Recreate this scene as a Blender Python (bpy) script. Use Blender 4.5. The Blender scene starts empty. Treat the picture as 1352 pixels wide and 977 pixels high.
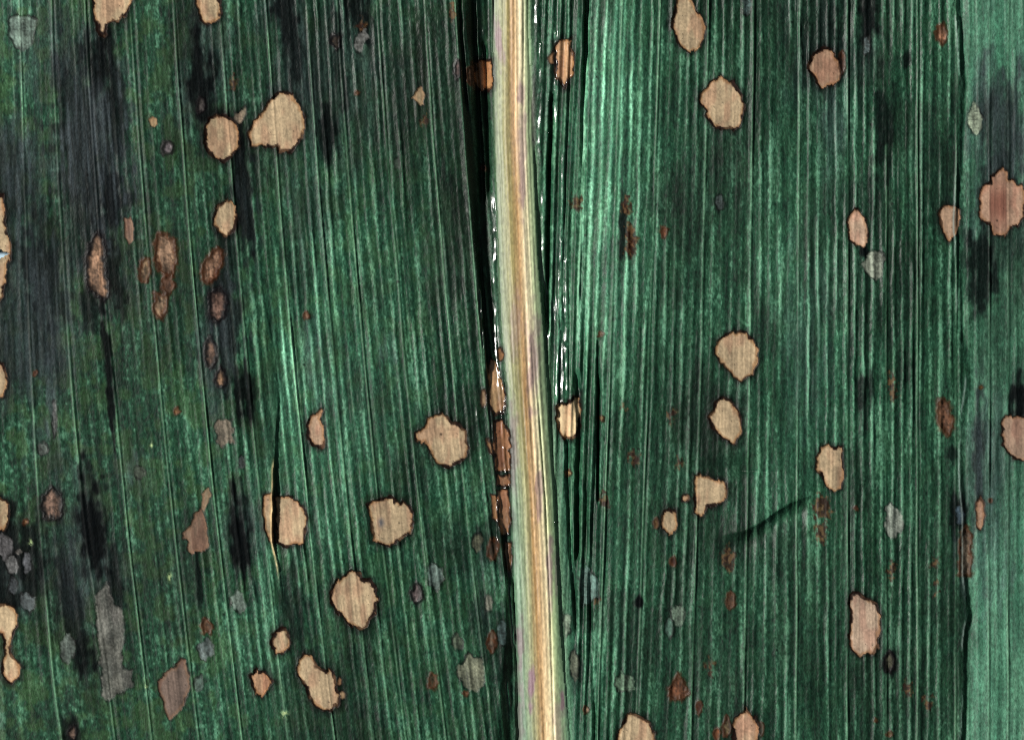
import bpy, math
import numpy as np
from mathutils import Vector

# ---------------------------------------------------------------- scale
S = 5.0e-5                     # metres per photograph pixel: the view is 6.8 cm wide
CX, CY = 676.0, 488.5
def W(px, py, pz=0.0):
    return ((px - CX) * S, (CY - py) * S, pz * S)

# ---------------------------------------------------------------- camera, fill, lamp, exposure
scene = bpy.context.scene
col = scene.collection
cam_d = bpy.data.cameras.new("camera"); cam = bpy.data.objects.new("camera", cam_d); col.objects.link(cam)
CAM_H = 0.42
cam.location = (0, 0, CAM_H)
cam_d.sensor_width = 36.0; cam_d.sensor_fit = 'HORIZONTAL'
cam_d.lens = 36.0 * CAM_H / (1352 * S)
cam_d.clip_start = 0.01; cam_d.clip_end = 50
scene.camera = cam

world = bpy.data.worlds.new("World"); scene.world = world; world.use_nodes = True
bg = world.node_tree.nodes["Background"]
bg.inputs[0].default_value = (0.80, 0.92, 1.0, 1); bg.inputs[1].default_value = 0.11

EL, AZ = math.radians(41), math.radians(14)
to_l = Vector((-math.cos(EL) * math.cos(AZ), math.cos(EL) * math.sin(AZ), math.sin(EL)))
ld = bpy.data.lights.new("lamp", 'AREA'); ld.shape = 'DISK'; ld.size = 0.09; ld.energy = 11.5
ld.color = (1.0, 0.965, 0.90)
lamp = bpy.data.objects.new("lamp", ld); col.objects.link(lamp)
lamp.location = to_l * 0.8
lamp.rotation_euler = (-to_l).to_track_quat('-Z', 'Y').to_euler()

scene.view_settings.view_transform = 'Standard'; scene.view_settings.look = 'None'
scene.view_settings.exposure = 0.0; scene.view_settings.gamma = 1.0
scene.render.engine = 'CYCLES'
scene.cycles.use_denoising = False
scene.cycles.filter_width = 1.1

# ---------------------------------------------------------------- helpers
rng = np.random.default_rng(7)
TAB = rng.random((64, 512, 512)).astype(np.float32)
def vn(u, v, seed):
    """smooth value noise in 0..1 on arbitrary coordinates"""
    t = TAB[seed % 64]
    iu = np.floor(u); iv = np.floor(v)
    fu = (u - iu).astype(np.float32); fv = (v - iv).astype(np.float32)
    iu = iu.astype(np.int64) & 511; iv = iv.astype(np.int64) & 511
    ju = (iu + 1) & 511; jv = (iv + 1) & 511
    fu = fu * fu * (3 - 2 * fu); fv = fv * fv * (3 - 2 * fv)
    return (t[iu, iv] * (1 - fu) + t[ju, iv] * fu) * (1 - fv) + (t[iu, jv] * (1 - fu) + t[ju, jv] * fu) * fv
def fbm(u, v, seed, n=3):
    r = 0; a = 1.0; tot = 0
    for i in range(n):
        r = r + a * vn(u * 2 ** i + 17.3 * i, v * 2 ** i + 9.1 * i, seed + i); tot += a; a *= .5
    return r / tot
def ss(a, b, x):
    t = np.clip((x - a) / (b - a), 0, 1); return t * t * (3 - 2 * t)
def ip(y, pts):
    p = np.array(pts, float); return np.interp(y, p[:, 0], p[:, 1])
def lin(c):
    c = np.asarray(c, np.float32) / 255.0
    return np.where(c <= 0.04045, c / 12.92, ((c + 0.055) / 1.055) ** 2.4)
def lerp(a, b, t):
    return a * (1 - t[..., None]) + b * t[..., None]

# ---------------------------------------------------------------- the grid of the leaf's upper face
def axis(lo, f0, f1, hi, fine, coarse):
    n = int(round((f1 - f0) / fine)); a = np.linspace(f0, f1, n + 1)
    l = np.linspace(lo, f0, max(2, int((f0 - lo) / coarse)))[:-1]; h = np.linspace(f1, hi, max(2, int((hi - f1) / coarse)))[1:]
    return np.concatenate([l, a, h])
gx = axis(-300, -26, 1378, 1652, 1.22, 5)
gy = axis(-250, -26, 1003, 1227, 1.5, 6)
NX, NY = len(gx), len(gy)
X, Y = np.meshgrid(gx, gy)             # [row, col]
X = X.astype(np.float64)

# vein flow: s = x carried along the vein to the row y = 260
D = lambda y: 0.062 * y + 3.2e-5 * np.maximum(y, -400) ** 2
fl = np.clip(0.2 + X / 175, 0.1, 1)
sl = X - fl * (D(Y) - D(260.0))
slope_r = -0.034 * np.clip((1080 - X) / 230, 0, 1)
sr = X - slope_r * (Y - 260)
XO = ip(Y, [(-250, 668), (0, 676), (174, 677.5), (344, 685), (507, 693), (660, 703), (824, 710), (977, 716), (1227, 725)])
XL = ip(Y, [(-250, 645), (0, 650), (174, 652.5), (344, 658), (430, 661), (514, 669), (600, 673), (674, 675), (824, 680), (977, 683), (1227, 690)])
XR = ip(Y, [(-250, 697), (0, 698), (170, 704), (344, 711), (440, 719), (514, 724), (674, 733), (824, 740), (977, 752), (1227, 768)])
isL = X < XO
s = np.where(isL, sl, sr)
side = np.where(isL, 0.0, 800.0)

# ---------------------------------------------------------------- relief (in pixels)
Z = np.zeros_like(X)
Zs = np.zeros_like(X)      # fine relief, kept apart so that the polished ribs can stay smooth
# broad undulation
Z += 19 * (fbm(X / 230, Y / 380, 1, 2) - .5)
Z += 3.0 * (fbm(s / 60 + side, Y / 260, 4, 2) - .5)
# strength of the corrugation over the blade
amp = ip(X, [(-300, .3), (0, .32), (230, .45), (340, .8), (420, 1), (600, .95), (760, 1), (900, .9), (1000, .85), (1060, 1), (1200, 1), (1265, .8), (1285, .6), (1652, .6)])
amp = amp * (0.55 + 0.9 * fbm(X / 130, Y / 170, 8, 2))
warp = 6.0 * (vn(s / 37 + side, Y / 520, 11) - .5) + 2.4 * (vn(s / 12 + side, Y / 38, 12) - .5)
ph = (s + warp) / 12.4
ridge = (0.5 + 0.5 * np.cos(2 * np.pi * ph))
ridge = ridge ** 2.4
rmod = 0.42 + 1.05 * ss(.2, .95, vn(s / 11 + side, Y / 120, 13)) * (0.55 + 0.9 * vn(s / 6 + 40, Y / 26, 14))
Z += 1.35 * amp * ridge * rmod
# fibres
f1 = fbm(s / 3.4 + side, Y / 110, 16, 2)
f2 = vn(s / 5.6 + side, Y / 46, 19)
Zs += 1.15 * (0.45 + 0.55 * amp) * (f1 - .5) + 0.8 * amp * (f2 - .5)
# crinkle of the cells
ck = fbm(s / 5.0 + side, Y / 8.5, 21, 2)
Zs += 0.8 * (0.4 + 0.6 * amp) * (ck - .5)
Z += Zs

# principal lateral veins
VL = [-232, -178, -120, -70, -18, 33, 79, 128, 190, 247, 308, 369, 422, 463, 516, 578, 619]
VR = [768, 813, 864, 930, 992, 1054, 1119, 1170, 1211, 1262, 1306, 1331, 1386, 1440, 1495, 1550, 1604]
Zv = np.zeros_like(X); vein_w = 0.0 * X; vein_id = np.zeros(X.shape, np.int32); vlist = []
for k, v in enumerate(VL + VR):
    left = v < 676
    xs = (s - v - 1.1 * (vn(Y / 90 + 31 * k, Y * 0 + k, 23) - .5))
    m = (isL == left)
    strg = 0.30 + 0.9 * vn(Y / 120 + 3 * k, Y * 0 + 7 + k, 24)
    g = np.exp(-(xs / 1.1) ** 2) * m * strg
    Zv += 1.5 * g - 0.5 * np.exp(-((xs - 3.0) / 1.1) ** 2) * m * strg
    vein_w = np.maximum(vein_w, g)
    vlist.append((k, xs, m))

Z += Zv
# gutter to the side of the midrib, on the side of the lamp
XC = ip(Y, [(-250, 596), (0, 603), (100, 606), (200, 613), (300, 623), (360, 630), (400, 633.5), (450, 637.5), (500, 642), (550, 648), (640, 653), (690, 658), (760, 666), (830, 668), (900, 660), (977, 655), (1227, 640)])
WW = ip(Y, [(-250, 42), (0, 40), (170, 30), (250, 18), (310, 9), (360, 5), (480, 5), (520, 8), (690, 8), (720, 5), (810, 5), (880, 16), (977, 22), (1227, 30)])
DL = ip(Y, [(-250, 20), (0, 23), (200, 21), (280, 16), (430, 15.5), (470, 9), (515, 3), (600, 2.5), (690, 2.5), (720, 5.5), (800, 6), (880, 10), (977, 12), (1227, 12)])
DR = ip(Y, [(-250, 9), (0, 10), (300, 10), (450, 8), (600, 5), (750, 3.5), (977, 3), (1227, 3)])
inL = X < XL
wallL = ss(0, 1, (X - XC) / WW)
t_out = np.clip((XL - X) / np.maximum(XL - XC - WW, 4), 0, 1)
Z -= np.where(inL, DL * wallL, 0)
Z += np.where(inL, ip(Y, [(0, 1.6), (460, 1.6), (510, .2), (690, .2), (720, 1.2)]) * np.exp(-((X - XC) / 5.0) ** 2), 0)
Z += np.where(inL, 0.28 * DL * (wallL > .5) * (1 - t_out) ** 2, 0)
Z -= np.where(inL, .8 * (Zs + Zv) * wallL, 0)
tm = np.clip((X - XL) / (XR - XL), 0, 1)
inM = (X >= XL) & (X <= XR)
Mh = ip(Y, [(-250, 6.5), (300, 6.5), (500, 6), (977, 6), (1227, 6)])
base_m = -DL * 0.72 * (1 - tm) - DR * tm
hump = np.clip(1 - (2 * tm - 1) ** 2, 0, 1) ** .85
smooth_keep = np.where(inM, 0.22, 1.0)
Z = np.where(inM, Z * 0.25 + base_m + Mh * hump, Z)
# fine fibres and furrows of the midrib
mo = X - XO
Z += np.where(inM, 1.7 * (fbm(mo / 2.4 + 300, Y / 260, 27, 2) - .5) + 0.9 * (vn(mo / 6 + 300, Y / 150, 29) - .5), 0)
Z -= np.where(inM, 1.3 * np.exp(-((mo - 15.5 + 2 * np.sin(Y / 160)) / 1.1) ** 2), 0)
# the other side
WR = ip(Y, [(-250, 120), (300, 115), (600, 90), (977, 80), (1227, 80)])
tr = (X - XR) / WR
inR = X > XR
Z -= np.where(inR, DR * (1 - ss(0, 1, tr)), 0)
Z += np.where(inR, 3.5 * np.exp(-((X - 815 + 0.03 * Y) / 42) ** 2) * ss(560, 250, Y), 0)
Z += np.where(inR, 7.0 * ss(775, 850, X) * ss(620, 380, Y), 0)
cor = np.exp(-((X - XR - 40) / 32) ** 2) * inR
Z += cor * 1.9 * (np.cos(2 * np.pi * (s - 4 * (vn(s / 30, Y / 300, 31) - .5)) / 10.3)) * (0.35 + 0.9 * vn(s / 9, Y / 140, 32))

def path_x(pts):
    p = np.array(pts, float)            # (x, y) list
    return np.interp(Y, p[:, 1], p[:, 0]), ss(p[0, 1] - 14, p[0, 1] + 6, Y) * ss(p[-1, 1] + 14, p[-1, 1] - 6, Y)
def trough(pts, depth, sg, dpts=None):
    global Z
    px, m = path_x(pts)
    px = px + 1.0 * (vn(Y / 14, Y * 0 + pts[0][0], 33) - .5)
    d = depth if dpts is None else ip(Y, dpts)
    Z -= d * m * np.exp(-np.abs((X - px) / sg) ** 3)
trough([(776, -250), (775, 0), (774, 60), (771, 120), (770, 250), (768, 450)], 0, 3.0, [(-250, 20), (60, 18), (95, 12), (130, 6), (260, 3), (450, 1.5)])
trough([(729, 130), (726.5, 200), (724, 300), (722, 430)], 9, 2.6)
trough([(791, 505), (790, 580), (790, 655)], 12, 1.5)
trough([(789, 455), (790, 505)], 3, 1.5)
trough([(763, 500), (765, 560), (762, 640), (763, 730)], 8, 3.4)
trough([(748, 580), (750, 650), (754, 730), (762, 830)], 5, 2.6)
trough([(773, 640), (776, 740), (782, 860), (786, 977)], 2.2, 2.4)
trough([(679, 770), (681.5, 860), (684, 977), (688, 1227)], 8, 2.0)
trough([(604, -250), (607, 0), (610, 60), (616, 140)], 5, 2.2)
trough([(626, 0), (628, 80), (633, 170), (637, 260)], 6, 3.0)
trough([(640, 60), (643, 150), (646, 250)], 6, 2.6)

# wet-looking, polished ribs
wet = np.zeros_like(X)
def gloss(pts, a, sg, w=1.0, sw=3.2):
    global Z, wet
    px, m = path_x(pts)
    px = px + 1.3 * (vn(Y / 24, Y * 0 + 5 + pts[0][0], 35) - .5)
    br = ss(.22, .50, vn(Y / 13, Y * 0 + pts[0][0] * 1.7, 36))
    hw = 0.55 * sg + .9 * vn(Y / 17, Y * 0 + pts[0][0] * .7, 34)
    e = X - px
    row = np.array([np.interp(px[i, 0], gx, Z[i]) for i in range(NY)])
    k = np.exp(-np.linspace(-2, 2, 13) ** 2); row = np.convolve(np.pad(row, 6, mode='edge'), k / k.sum(), 'valid')
    row = row + 0.9 * a / 3 * (vn(gy / 15, gy * 0 + pts[0][0], 28) - .5)
    mk = m * ss(hw + 2.2, hw, np.abs(e)) * (0.15 + .85 * br)
    Z = Z * (1 - mk) + mk * (row[:, None] + 0.2 * a + 0.44 * e)
    wet = np.maximum(wet, w * m * ss(hw + 3.0, hw + .5, np.abs(e)) * (.2 + .8 * br))
gloss([(706, -250), (706, 0), (708, 30), (713, 60), (714, 120), (711, 170), (713, 210), (715.5, 260), (717, 344), (720, 380), (723, 445)], 3.4, 2.0)
gloss([(733, 10), (733, 100), (733, 170)], 2.0, 1.4, .8)
gloss([(742, 195), (741.5, 300), (739, 345), (741, 420), (741.5, 470), (742, 525)], 3.4, 2.1)
gloss([(746, 340), (747, 420), (748, 525)], 2.8, 1.9)
gloss([(735, 475), (734.5, 528)], 2.2, 1.6)
gloss([(731.5, 400), (732, 420)], 2.6, 1.8)
gloss([(634, 385), (637, 440), (641, 500), (647, 540), (652, 600), (656, 650), (659, 700), (661, 760)], 1.2, 1.5)
gloss([(652, 272), (653.5, 300), (655, 335), (651.5, 368), (653, 420), (655.5, 460), (656, 485), (659, 515), (662, 545), (664, 580), (666.5, 620), (668, 640), (670, 680), (671, 705), (671.5, 730), (672, 760), (674, 790), (676.5, 820), (679, 855)], 4.2, 1.1, 1, 5)
gloss([(629, 545), (633, 590), (637, 630), (640, 660)], 1.8, 1.3, .8)
gloss([(669, 900), (671, 920), (673, 945)], 2.0, 1.3, .8)
gloss([(643, 890), (646, 930), (648, 977)], 1.4, 1.3, .5)
gloss([(637, 40), (640, 70)], 2.0, 1.5, .7)

Z -= .92 * 0 * Zs
# lengthwise crease with a lip, in the blade left of the midrib
def crease(pts, dpts, rec, lip, soft=1.6):
    global Z
    p = np.array(pts, float)
    px = np.interp(Y, p[:, 1], p[:, 0]) + 1.6 * (vn(Y / 16, Y * 0 + p[0, 0], 38) - .5)
    d = ip(Y, dpts)
    e = X - px
    right = e > 0
    Z -= np.where(right, d * ss(0, soft, e) * np.exp(-np.maximum(e - 2, 0) / rec), 0)
    Z += lip * d / 10 * np.where(right, 0, np.exp(e / 7.0))
    return px, d
cpx, cd = crease([(345, 380), (353, 421), (363, 472), (368, 529), (364.5, 573), (362, 617), (361, 650), (359.5, 680), (361, 715), (368, 748), (372, 789), (380, 870)],
       [(380, 0), (420, .8), (480, 1.4), (530, 2.0), (585, 2.6), (620, 6), (650, 8), (710, 8), (735, 3), (780, 1.5), (830, .8), (870, 0)], 30, 2.4)
rpx, rd = crease([(1258, -250), (1261, 0), (1265.5, 68), (1270.5, 110), (1267, 170), (1264, 220), (1260, 290), (1262, 330), (1264, 370), (1264, 430), (1272, 465), (1277, 500), (1270, 556), (1268, 620), (1272, 680), (1273, 760), (1278, 810), (1272, 850), (1272, 917), (1270, 977), (1270, 1227)],
       [(-250, 8), (30, 8), (75, 6), (130, 4), (200, 4.5), (300, 5), (430, 3), (520, 2.5), (600, 3), (680, 4), (760, 6), (850, 7), (920, 7), (977, 6), (1227, 6)], 11, 1.6, 7.0)
# beyond that crease the blade turns up towards the lamp
Z += np.where(X > rpx, 0.08 * np.clip(X - rpx, 0, 400), 0)
# short fold running across the veins
fp = np.array([(940, 709), (964, 705), (981, 702), (1004, 690), (1025, 675), (1045, 663), (1068, 655), (1085, 652)], float)
fy = np.interp(X, fp[:, 0], fp[:, 1]); fm = ss(945, 985, X) * ss(1082, 1050, X)
e = Y - fy
Z += fm * np.where(e < 0, 7.0 * np.exp(e / 32), 7.0 * np.exp(-np.maximum(e, 0) / 8.0))
Z -= fm * 4.5 * np.exp(-((e - 15) / 15) ** 2)
Z -= 5 * np.exp(-((X - 968) / 30) ** 2 - ((Y - 618) / 12) ** 2)
e2 = Y - (622 + 0.03 * (X - 980)); Z -= 2.5 * ss(960, 985, X) * ss(1040, 1005, X) * np.exp(-np.abs(e2 / 3.0))

# ---------------------------------------------------------------- pigment (sRGB 0..255, made linear below)
def C(*c): return np.array(c, np.float32)
P = np.zeros(X.shape + (3,), np.float32)
gl, gm, gd = C(78, 126, 100), C(28, 64, 46), C(14, 37, 27)
olive = C(50, 74, 40)
tone = 0.34 * fbm(s / 4.2 + side, Y / 120, 40, 3) + 0.24 * fbm(s / 15 + side, Y / 70, 43, 2) + 0.14 * fbm(s / 5 + side, Y / 16, 45, 2) + 0.18 * fbm(s / 2.4 + side, Y / 7, 38, 2) + .16 * vn(X / 1.7, Y / 2.6, 42)
tone = tone + .42 * (fbm(X / 4.2, Y / 5.5, 61, 2) - .5) * np.clip(1.15 - 1.25 * amp, 0, .8)
tone = np.clip((tone - .5) * 2.4 + .39, 0, 1)
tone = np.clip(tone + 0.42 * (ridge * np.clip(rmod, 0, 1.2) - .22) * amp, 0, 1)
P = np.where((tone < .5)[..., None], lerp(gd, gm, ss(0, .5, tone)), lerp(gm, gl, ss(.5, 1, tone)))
ol = ss(.42, .68, fbm(X / 14, Y / 18, 47, 3)) * ip(X, [(-300, .8), (0, .8), (250, .7), (360, .35), (560, .3), (760, .12), (1352, .12)])
ol = ol + 0.35 * ss(.5, .7, fbm(s / 7 + side, Y / 60, 50, 2)) * ip(X, [(0, .3), (400, .5), (640, .5), (900, .2), (1352, .1)])
P = lerp(P, P * .3 + olive * .7, np.clip(ol, 0, .85))
dk = ss(.48, .74, fbm(X / 60, Y / 90, 52, 3))
P = P * (1 - 0.26 * dk)[..., None]
# broad paler and deeper greens of the blade; lit slopes and fold shade painted in
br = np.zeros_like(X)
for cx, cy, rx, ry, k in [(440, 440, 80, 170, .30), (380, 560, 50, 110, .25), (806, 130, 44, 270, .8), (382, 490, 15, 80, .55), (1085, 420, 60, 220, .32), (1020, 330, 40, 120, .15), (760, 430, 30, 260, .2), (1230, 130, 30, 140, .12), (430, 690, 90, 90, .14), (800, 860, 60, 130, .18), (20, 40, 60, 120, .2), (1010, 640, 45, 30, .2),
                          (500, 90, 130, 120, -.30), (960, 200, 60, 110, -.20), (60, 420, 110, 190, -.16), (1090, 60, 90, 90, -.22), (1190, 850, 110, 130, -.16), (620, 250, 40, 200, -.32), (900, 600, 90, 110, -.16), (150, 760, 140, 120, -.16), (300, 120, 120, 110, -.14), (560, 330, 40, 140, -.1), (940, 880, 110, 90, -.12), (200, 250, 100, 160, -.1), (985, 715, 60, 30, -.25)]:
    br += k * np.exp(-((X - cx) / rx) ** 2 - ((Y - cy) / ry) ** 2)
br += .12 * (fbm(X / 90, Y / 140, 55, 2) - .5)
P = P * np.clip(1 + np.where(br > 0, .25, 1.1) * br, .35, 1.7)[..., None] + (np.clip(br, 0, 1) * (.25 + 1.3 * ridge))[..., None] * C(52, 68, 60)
# the strip beyond the crease is a paler, mottled green
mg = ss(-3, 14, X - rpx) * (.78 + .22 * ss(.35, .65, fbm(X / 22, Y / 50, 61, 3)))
margin_green = lerp(C(58, 110, 88), C(96, 144, 118), fbm(s / 16, Y / 130, 54, 2)) * (0.55 + 0.45 * fbm(s / 3, Y / 60, 56, 2) + .45 * fbm(X / 5, Y / 7, 49, 3))[..., None]
P = lerp(P, margin_green, mg * ip(Y, [(-250, .8), (110, .78), (200, .45), (300, .3), (420, .35), (520, .5), (640, .6), (740, .8), (1227, .85)]))
P = lerp(P, C(122, 168, 132) + 0 * P, np.clip(vein_w, 0, 1) * .55)

# blue-black soaked streaks and violet-grey bloom
def blot(cx, cy, rx, ry, streak=.6, soft=.55):
    m = (np.abs(X - cx) < rx * 2.4) & (np.abs(Y - cy) < ry * 2.0)
    r = np.zeros_like(X)
    x, y = X[m], Y[m]
    sx = x - 0.09 * (y - cy) * (cx < 676)
    dd = ((sx - cx) / rx) ** 2 + ((y - cy) / ry) ** 2
    n = fbm(s[m] / 5 + 9, y / 40, 57, 3) - .5; n2 = fbm(x / 9, y / 14, 58, 2) - .5
    r[m] = ss(1.0 + soft, 1.0 - soft, np.sqrt(dd) - .18 + streak * 2.3 * n + 1.5 * n2)
    return r
ink = np.zeros_like(X)
def smoke(cx, cy, rx, ry):
    n = fbm(X / 26, Y / 44, 63, 3); n2 = fbm(s / 6 + 5, Y / 60, 59, 2)
    return ss(1.25, .25, np.sqrt(((X - cx) / rx) ** 2 + ((Y - cy) / ry) ** 2) + 1.5 * (n - .5) + .7 * (n2 - .5))
smk = np.zeros_like(X)
for cx, cy, rx, ry, k in [(115, 200, 80, 200, .7), (30, 400, 80, 160, .6), (10, 220, 50, 90, .6), (290, 430, 30, 110, .55), (110, 740, 60, 130, .55), (20, 740, 50, 80, .6), (270, 90, 40, 90, .5), (385, 60, 40, 100, .55), (1320, 200, 50, 150, .6), (1300, 620, 30, 130, .4), (450, 90, 90, 110, .35), (320, 700, 30, 70, .5), (1090, 90, 60, 110, .35)]:
    smk = np.maximum(smk, k * smoke(cx, cy, rx, ry))
P = lerp(P, lerp(C(22, 28, 33) + 0 * P, C(58, 66, 72) + 0 * P, ss(.35, .7, fbm(s / 4 + 3 + side, Y / 26, 60, 3))), smk)
for a in [(130, 85, 20, 42, .9), (152, 150, 14, 70, .8), (92, 175, 15, 75, .7), (120, 215, 40, 95, .75), (146, 262, 22, 45, .95), (265, 112, 14, 52, .9), (270, 140, 14, 22, .7),
          (322, 250, 11, 75, .9), (60, 370, 26, 62, .75), (152, 360, 9, 60, .8), (118, 405, 11, 30, .8), (141, 470, 5, 75, .95), (298, 410, 16, 62, .8), (322, 515, 12, 30, .9), (300, 470, 10, 40, .6),
          (378, 22, 14, 34, .8), (386, 60, 10, 50, .7), (433, 182, 9, 36, .85), (472, 18, 14, 28, .8), (448, 80, 6, 60, .5), (12, 235, 26, 45, .5), (30, 440, 40, 70, .45), (70, 320, 30, 40, .5),
          (122, 692, 17, 58, .97), (152, 770, 8, 45, .7), (92, 790, 13, 60, .75), (316, 702, 11, 46, .97), (16, 728, 28, 46, .8), (110, 862, 13, 26, .9), (8, 792, 20, 20, .8), (94, 968, 15, 22, .85),
          (390, 800, 13, 48, .6), (392, 720, 10, 30, .3), (1148, 25, 9, 34, .9), (1166, 158, 11, 44, .7), (1086, 50, 20, 70, .35), (1296, 356, 17, 42, .8), (1322, 178, 22, 66, .6), (1347, 528, 11, 24, .97),
          (1141, 520, 7, 30, .75), (1291, 590, 7, 52, .7), (1268, 682, 11, 22, .8), (823, 300, 5, 38, .8), (832, 318, 6, 22, .8), (843, 792, 5, 7, 1), (1197, 78, 5, 10, .7), (950, 268, 8, 12, .5),
          (250, 60, 20, 60, .3), (300, 340, 12, 30, .5), (1240, 230, 14, 60, .3), (640, 830, 18, 40, .45), (660, 850, 12, 40, .5), (605, 740, 12, 20, .25), (318, 215, 10, 16, .6), (108, 300, 26, 60, .5), (1258, 600, 5, 10, .7),
          (262, 760, 3, 38, .7), (1326, 300, 30, 60, .35), (1270, 720, 8, 60, .4), (1140, 330, 5, 8, .9), (650, 720, 14, 30, .55), (760, 880, 8, 24, .6), (1176, 875, 9, 16, .7), (395, 350, 14, 60, .3)]:
    ink = np.maximum(ink, a[4] * blot(*a[:4]))
P = lerp(P, C(5, 7, 9) + 0 * P, ink * .95)
vio = np.zeros_like(X)
for a in [(125, 190, 34, 85, .75), (150, 240, 14, 60, .6), (62, 400, 36, 60, .5), (20, 215, 24, 40, .6), (72, 555, 7, 44, .7), (28, 470, 30, 40, .45), (300, 420, 16, 50, .45), (330, 290, 10, 60, .4), (1320, 180, 26, 70, .45),
          (1292, 585, 10, 50, .6), (1310, 725, 28, 60, .4), (30, 380, 26, 70, .4), (185, 620, 16, 22, .45), (96, 780, 12, 50, .5), (420, 480, 14, 60, .35), (512, 460, 8, 14, .4), (640, 780, 14, 40, .4), (1100, 200, 10, 60, .35), (405, 250, 22, 70, .25), (1065, 470, 26, 110, .25), (40, 60, 40, 60, .3)]:
    vio = np.maximum(vio, a[4] * blot(*a[:4], streak=.9))
vs = ss(.3, .72, fbm(s / 4 + side, Y / 90, 60, 2))
P = lerp(P, C(84, 94, 100) + 0 * P, vio * (.25 + .75 * vs) * .8)

# midrib colours across its width
mp = np.array([-40, -27, -20, -13, -6, -1, 4, 9, 14, 20, 27, 36, 46], float)
mc = np.array([(44, 88, 60), (92, 124, 92), (142, 152, 116), (150, 148, 98), (158, 142, 82), (178, 134, 82), (208, 174, 124), (226, 208, 166), (208, 200, 156), (150, 166, 122), (112, 142, 104), (72, 112, 82), (48, 92, 68)], np.float32)
mc_low = np.array([(44, 88, 60), (112, 146, 116), (126, 158, 126), (140, 152, 108), (156, 148, 98), (186, 142, 84), (206, 166, 114), (224, 200, 150), (230, 214, 166), (176, 184, 130), (128, 162, 116), (98, 146, 112), (50, 106, 82)], np.float32)
mw = mo + 3.0 * (fbm(mo / 5 + 77, Y / 210, 62, 2) - .5) * 2
A = np.stack([np.interp(mw, mp, mc[:, i]) for i in range(3)], -1); B = np.stack([np.interp(mw, mp, mc_low[:, i]) for i in range(3)], -1)
MC = lerp(A, B, ss(420, 760, Y)).astype(np.float32); MC = MC * .80 + MC.mean(-1, keepdims=True) * .16
MC = MC * (0.60 + 0.44 * fbm(mo / 1.9 + 500, Y / 160, 0, 3) + .3 * fbm(X / 2.2, Y / 5, 2, 2) + .08 * ss(-2, 8, mo) )[..., None]
vp = np.zeros_like(X)
for (cx, cy, rx, ry, k) in [(659, 55, 4, 22, .7), (690, 130, 4, 14, .5), (690, 235, 4, 40, .5), (690, 190, 5, 40, .4), (702, 480, 7, 42, .55), (708, 470, 5, 60, .4), (712, 655, 4, 26, .45), (726, 750, 3.5, 34, .6), (735, 760, 2.5, 24, .4), (687, 855, 4, 34, .6), (701, 915, 3, 22, .9), (743, 925, 3, 10, .8), (678, 590, 5, 40, .45), (684, 940, 5, 50, .4), (740, 955, 6, 30, .35), (706, 140, 3, 40, .6), (680, 420, 5, 30, .35)]:
    vp = np.maximum(vp, k * blot(cx, cy, rx, ry, .7))
MC = lerp(MC, C(122, 92, 106) * np.ones_like(MC), vp)
mmask = ss(-5.0, 4.0, X - XL) * ss(ip(Y, [(0, 9), (450, 14), (600, 26), (977, 22)]), -6, X - XR)
P = lerp(P, MC, mmask)

# ---------------------------------------------------------------- lesions
T = {'A1': (0, 0), 'A2': (340, 0), 'A3': (680, 0), 'A4': (1002, 0), 'B1': (0, 320), 'B2': (340, 320), 'B3': (680, 320), 'B4': (1002, 320),
     'C1': (0, 647), 'C2': (340, 647), 'C3': (680, 647), 'C4': (1002, 647)}
def tp(t, pts, k=2.96):
    ox, oy = T[t]; return [(ox + a / k, oy + b / k) for a, b in pts]
def m1(pts): return [(580 + a / 5.617, b / 5.617) for a, b in pts]
def m4(pts): return [(580 + a / 5.617, 500 + b / 5.617) for a, b in pts]
def el(t, cx, cy, rx, ry, n=14, rot=0.0):
    r = np.random.default_rng(int(cx * 7 + cy * 3 + rx))
    ox, oy = T[t]; q = []
    for i in range(n):
        a = 2 * math.pi * i / n; j = 1 + 0.28 * (r.random() - .5)
        u, v = rx * j * math.cos(a), ry * j * math.sin(a)
        q.append((ox + (cx + u * math.cos(rot) - v * math.sin(rot)) / 2.96, oy + (cy + u * math.sin(rot) + v * math.cos(rot)) / 2.96))
    return q
Ls = []
def L(kind, poly, **k): Ls.append((kind, poly, k))
# papery tan spots with a burnt rim
L('T', tp('A1', [(358, -60), (365, 20), (368, 60), (375, 95), (385, 125), (405, 148), (418, 130), (420, 100), (440, 85), (470, 85), (495, 60), (515, 15), (520, -60)]))
L('T', tp('A1', [(768, -40), (772, 30), (785, 75), (800, 92), (830, 95), (858, 75), (865, 30), (860, -40)]))
L('T', tp('A1', [(582, 470), (600, 458), (616, 470), (618, 490), (602, 500), (588, 492)]), rim=.25, c=(150, 128, 92))
L('T', tp('A1', [(800, 500), (815, 465), (850, 445), (885, 450), (905, 470), (925, 490), (935, 530), (932, 580), (905, 615), (880, 632), (845, 625), (815, 600), (800, 560)]))
L('G', tp('A1', [(905, 460), (930, 440), (955, 405), (962, 440), (948, 480), (922, 488)]), c=(132, 116, 100))
L('T', [(328, 178), (334, 165), (350, 141), (368, 121), (384, 124), (395, 140), (403, 154), (401, 175), (395, 190), (385, 201), (368, 201), (366, 194), (345, 193), (330, 195)])
L('T', tp('A1', [(838, 875), (835, 840), (850, 805), (880, 785), (905, 780), (920, 800), (928, 850), (922, 890), (900, 920), (880, 925), (850, 905)]))
L('T', [(-30, 258), (4, 258), (7, 285), (8, 305), (14, 318), (16, 330), (13, 343), (8, 350), (7, 375), (4, 392), (-4, 400), (-30, 402)])
L('T', tp('A1', [(485, 855), (510, 850), (525, 890), (523, 940), (505, 955), (490, 930)]), rim=.3, c=(140, 112, 96))
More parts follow.
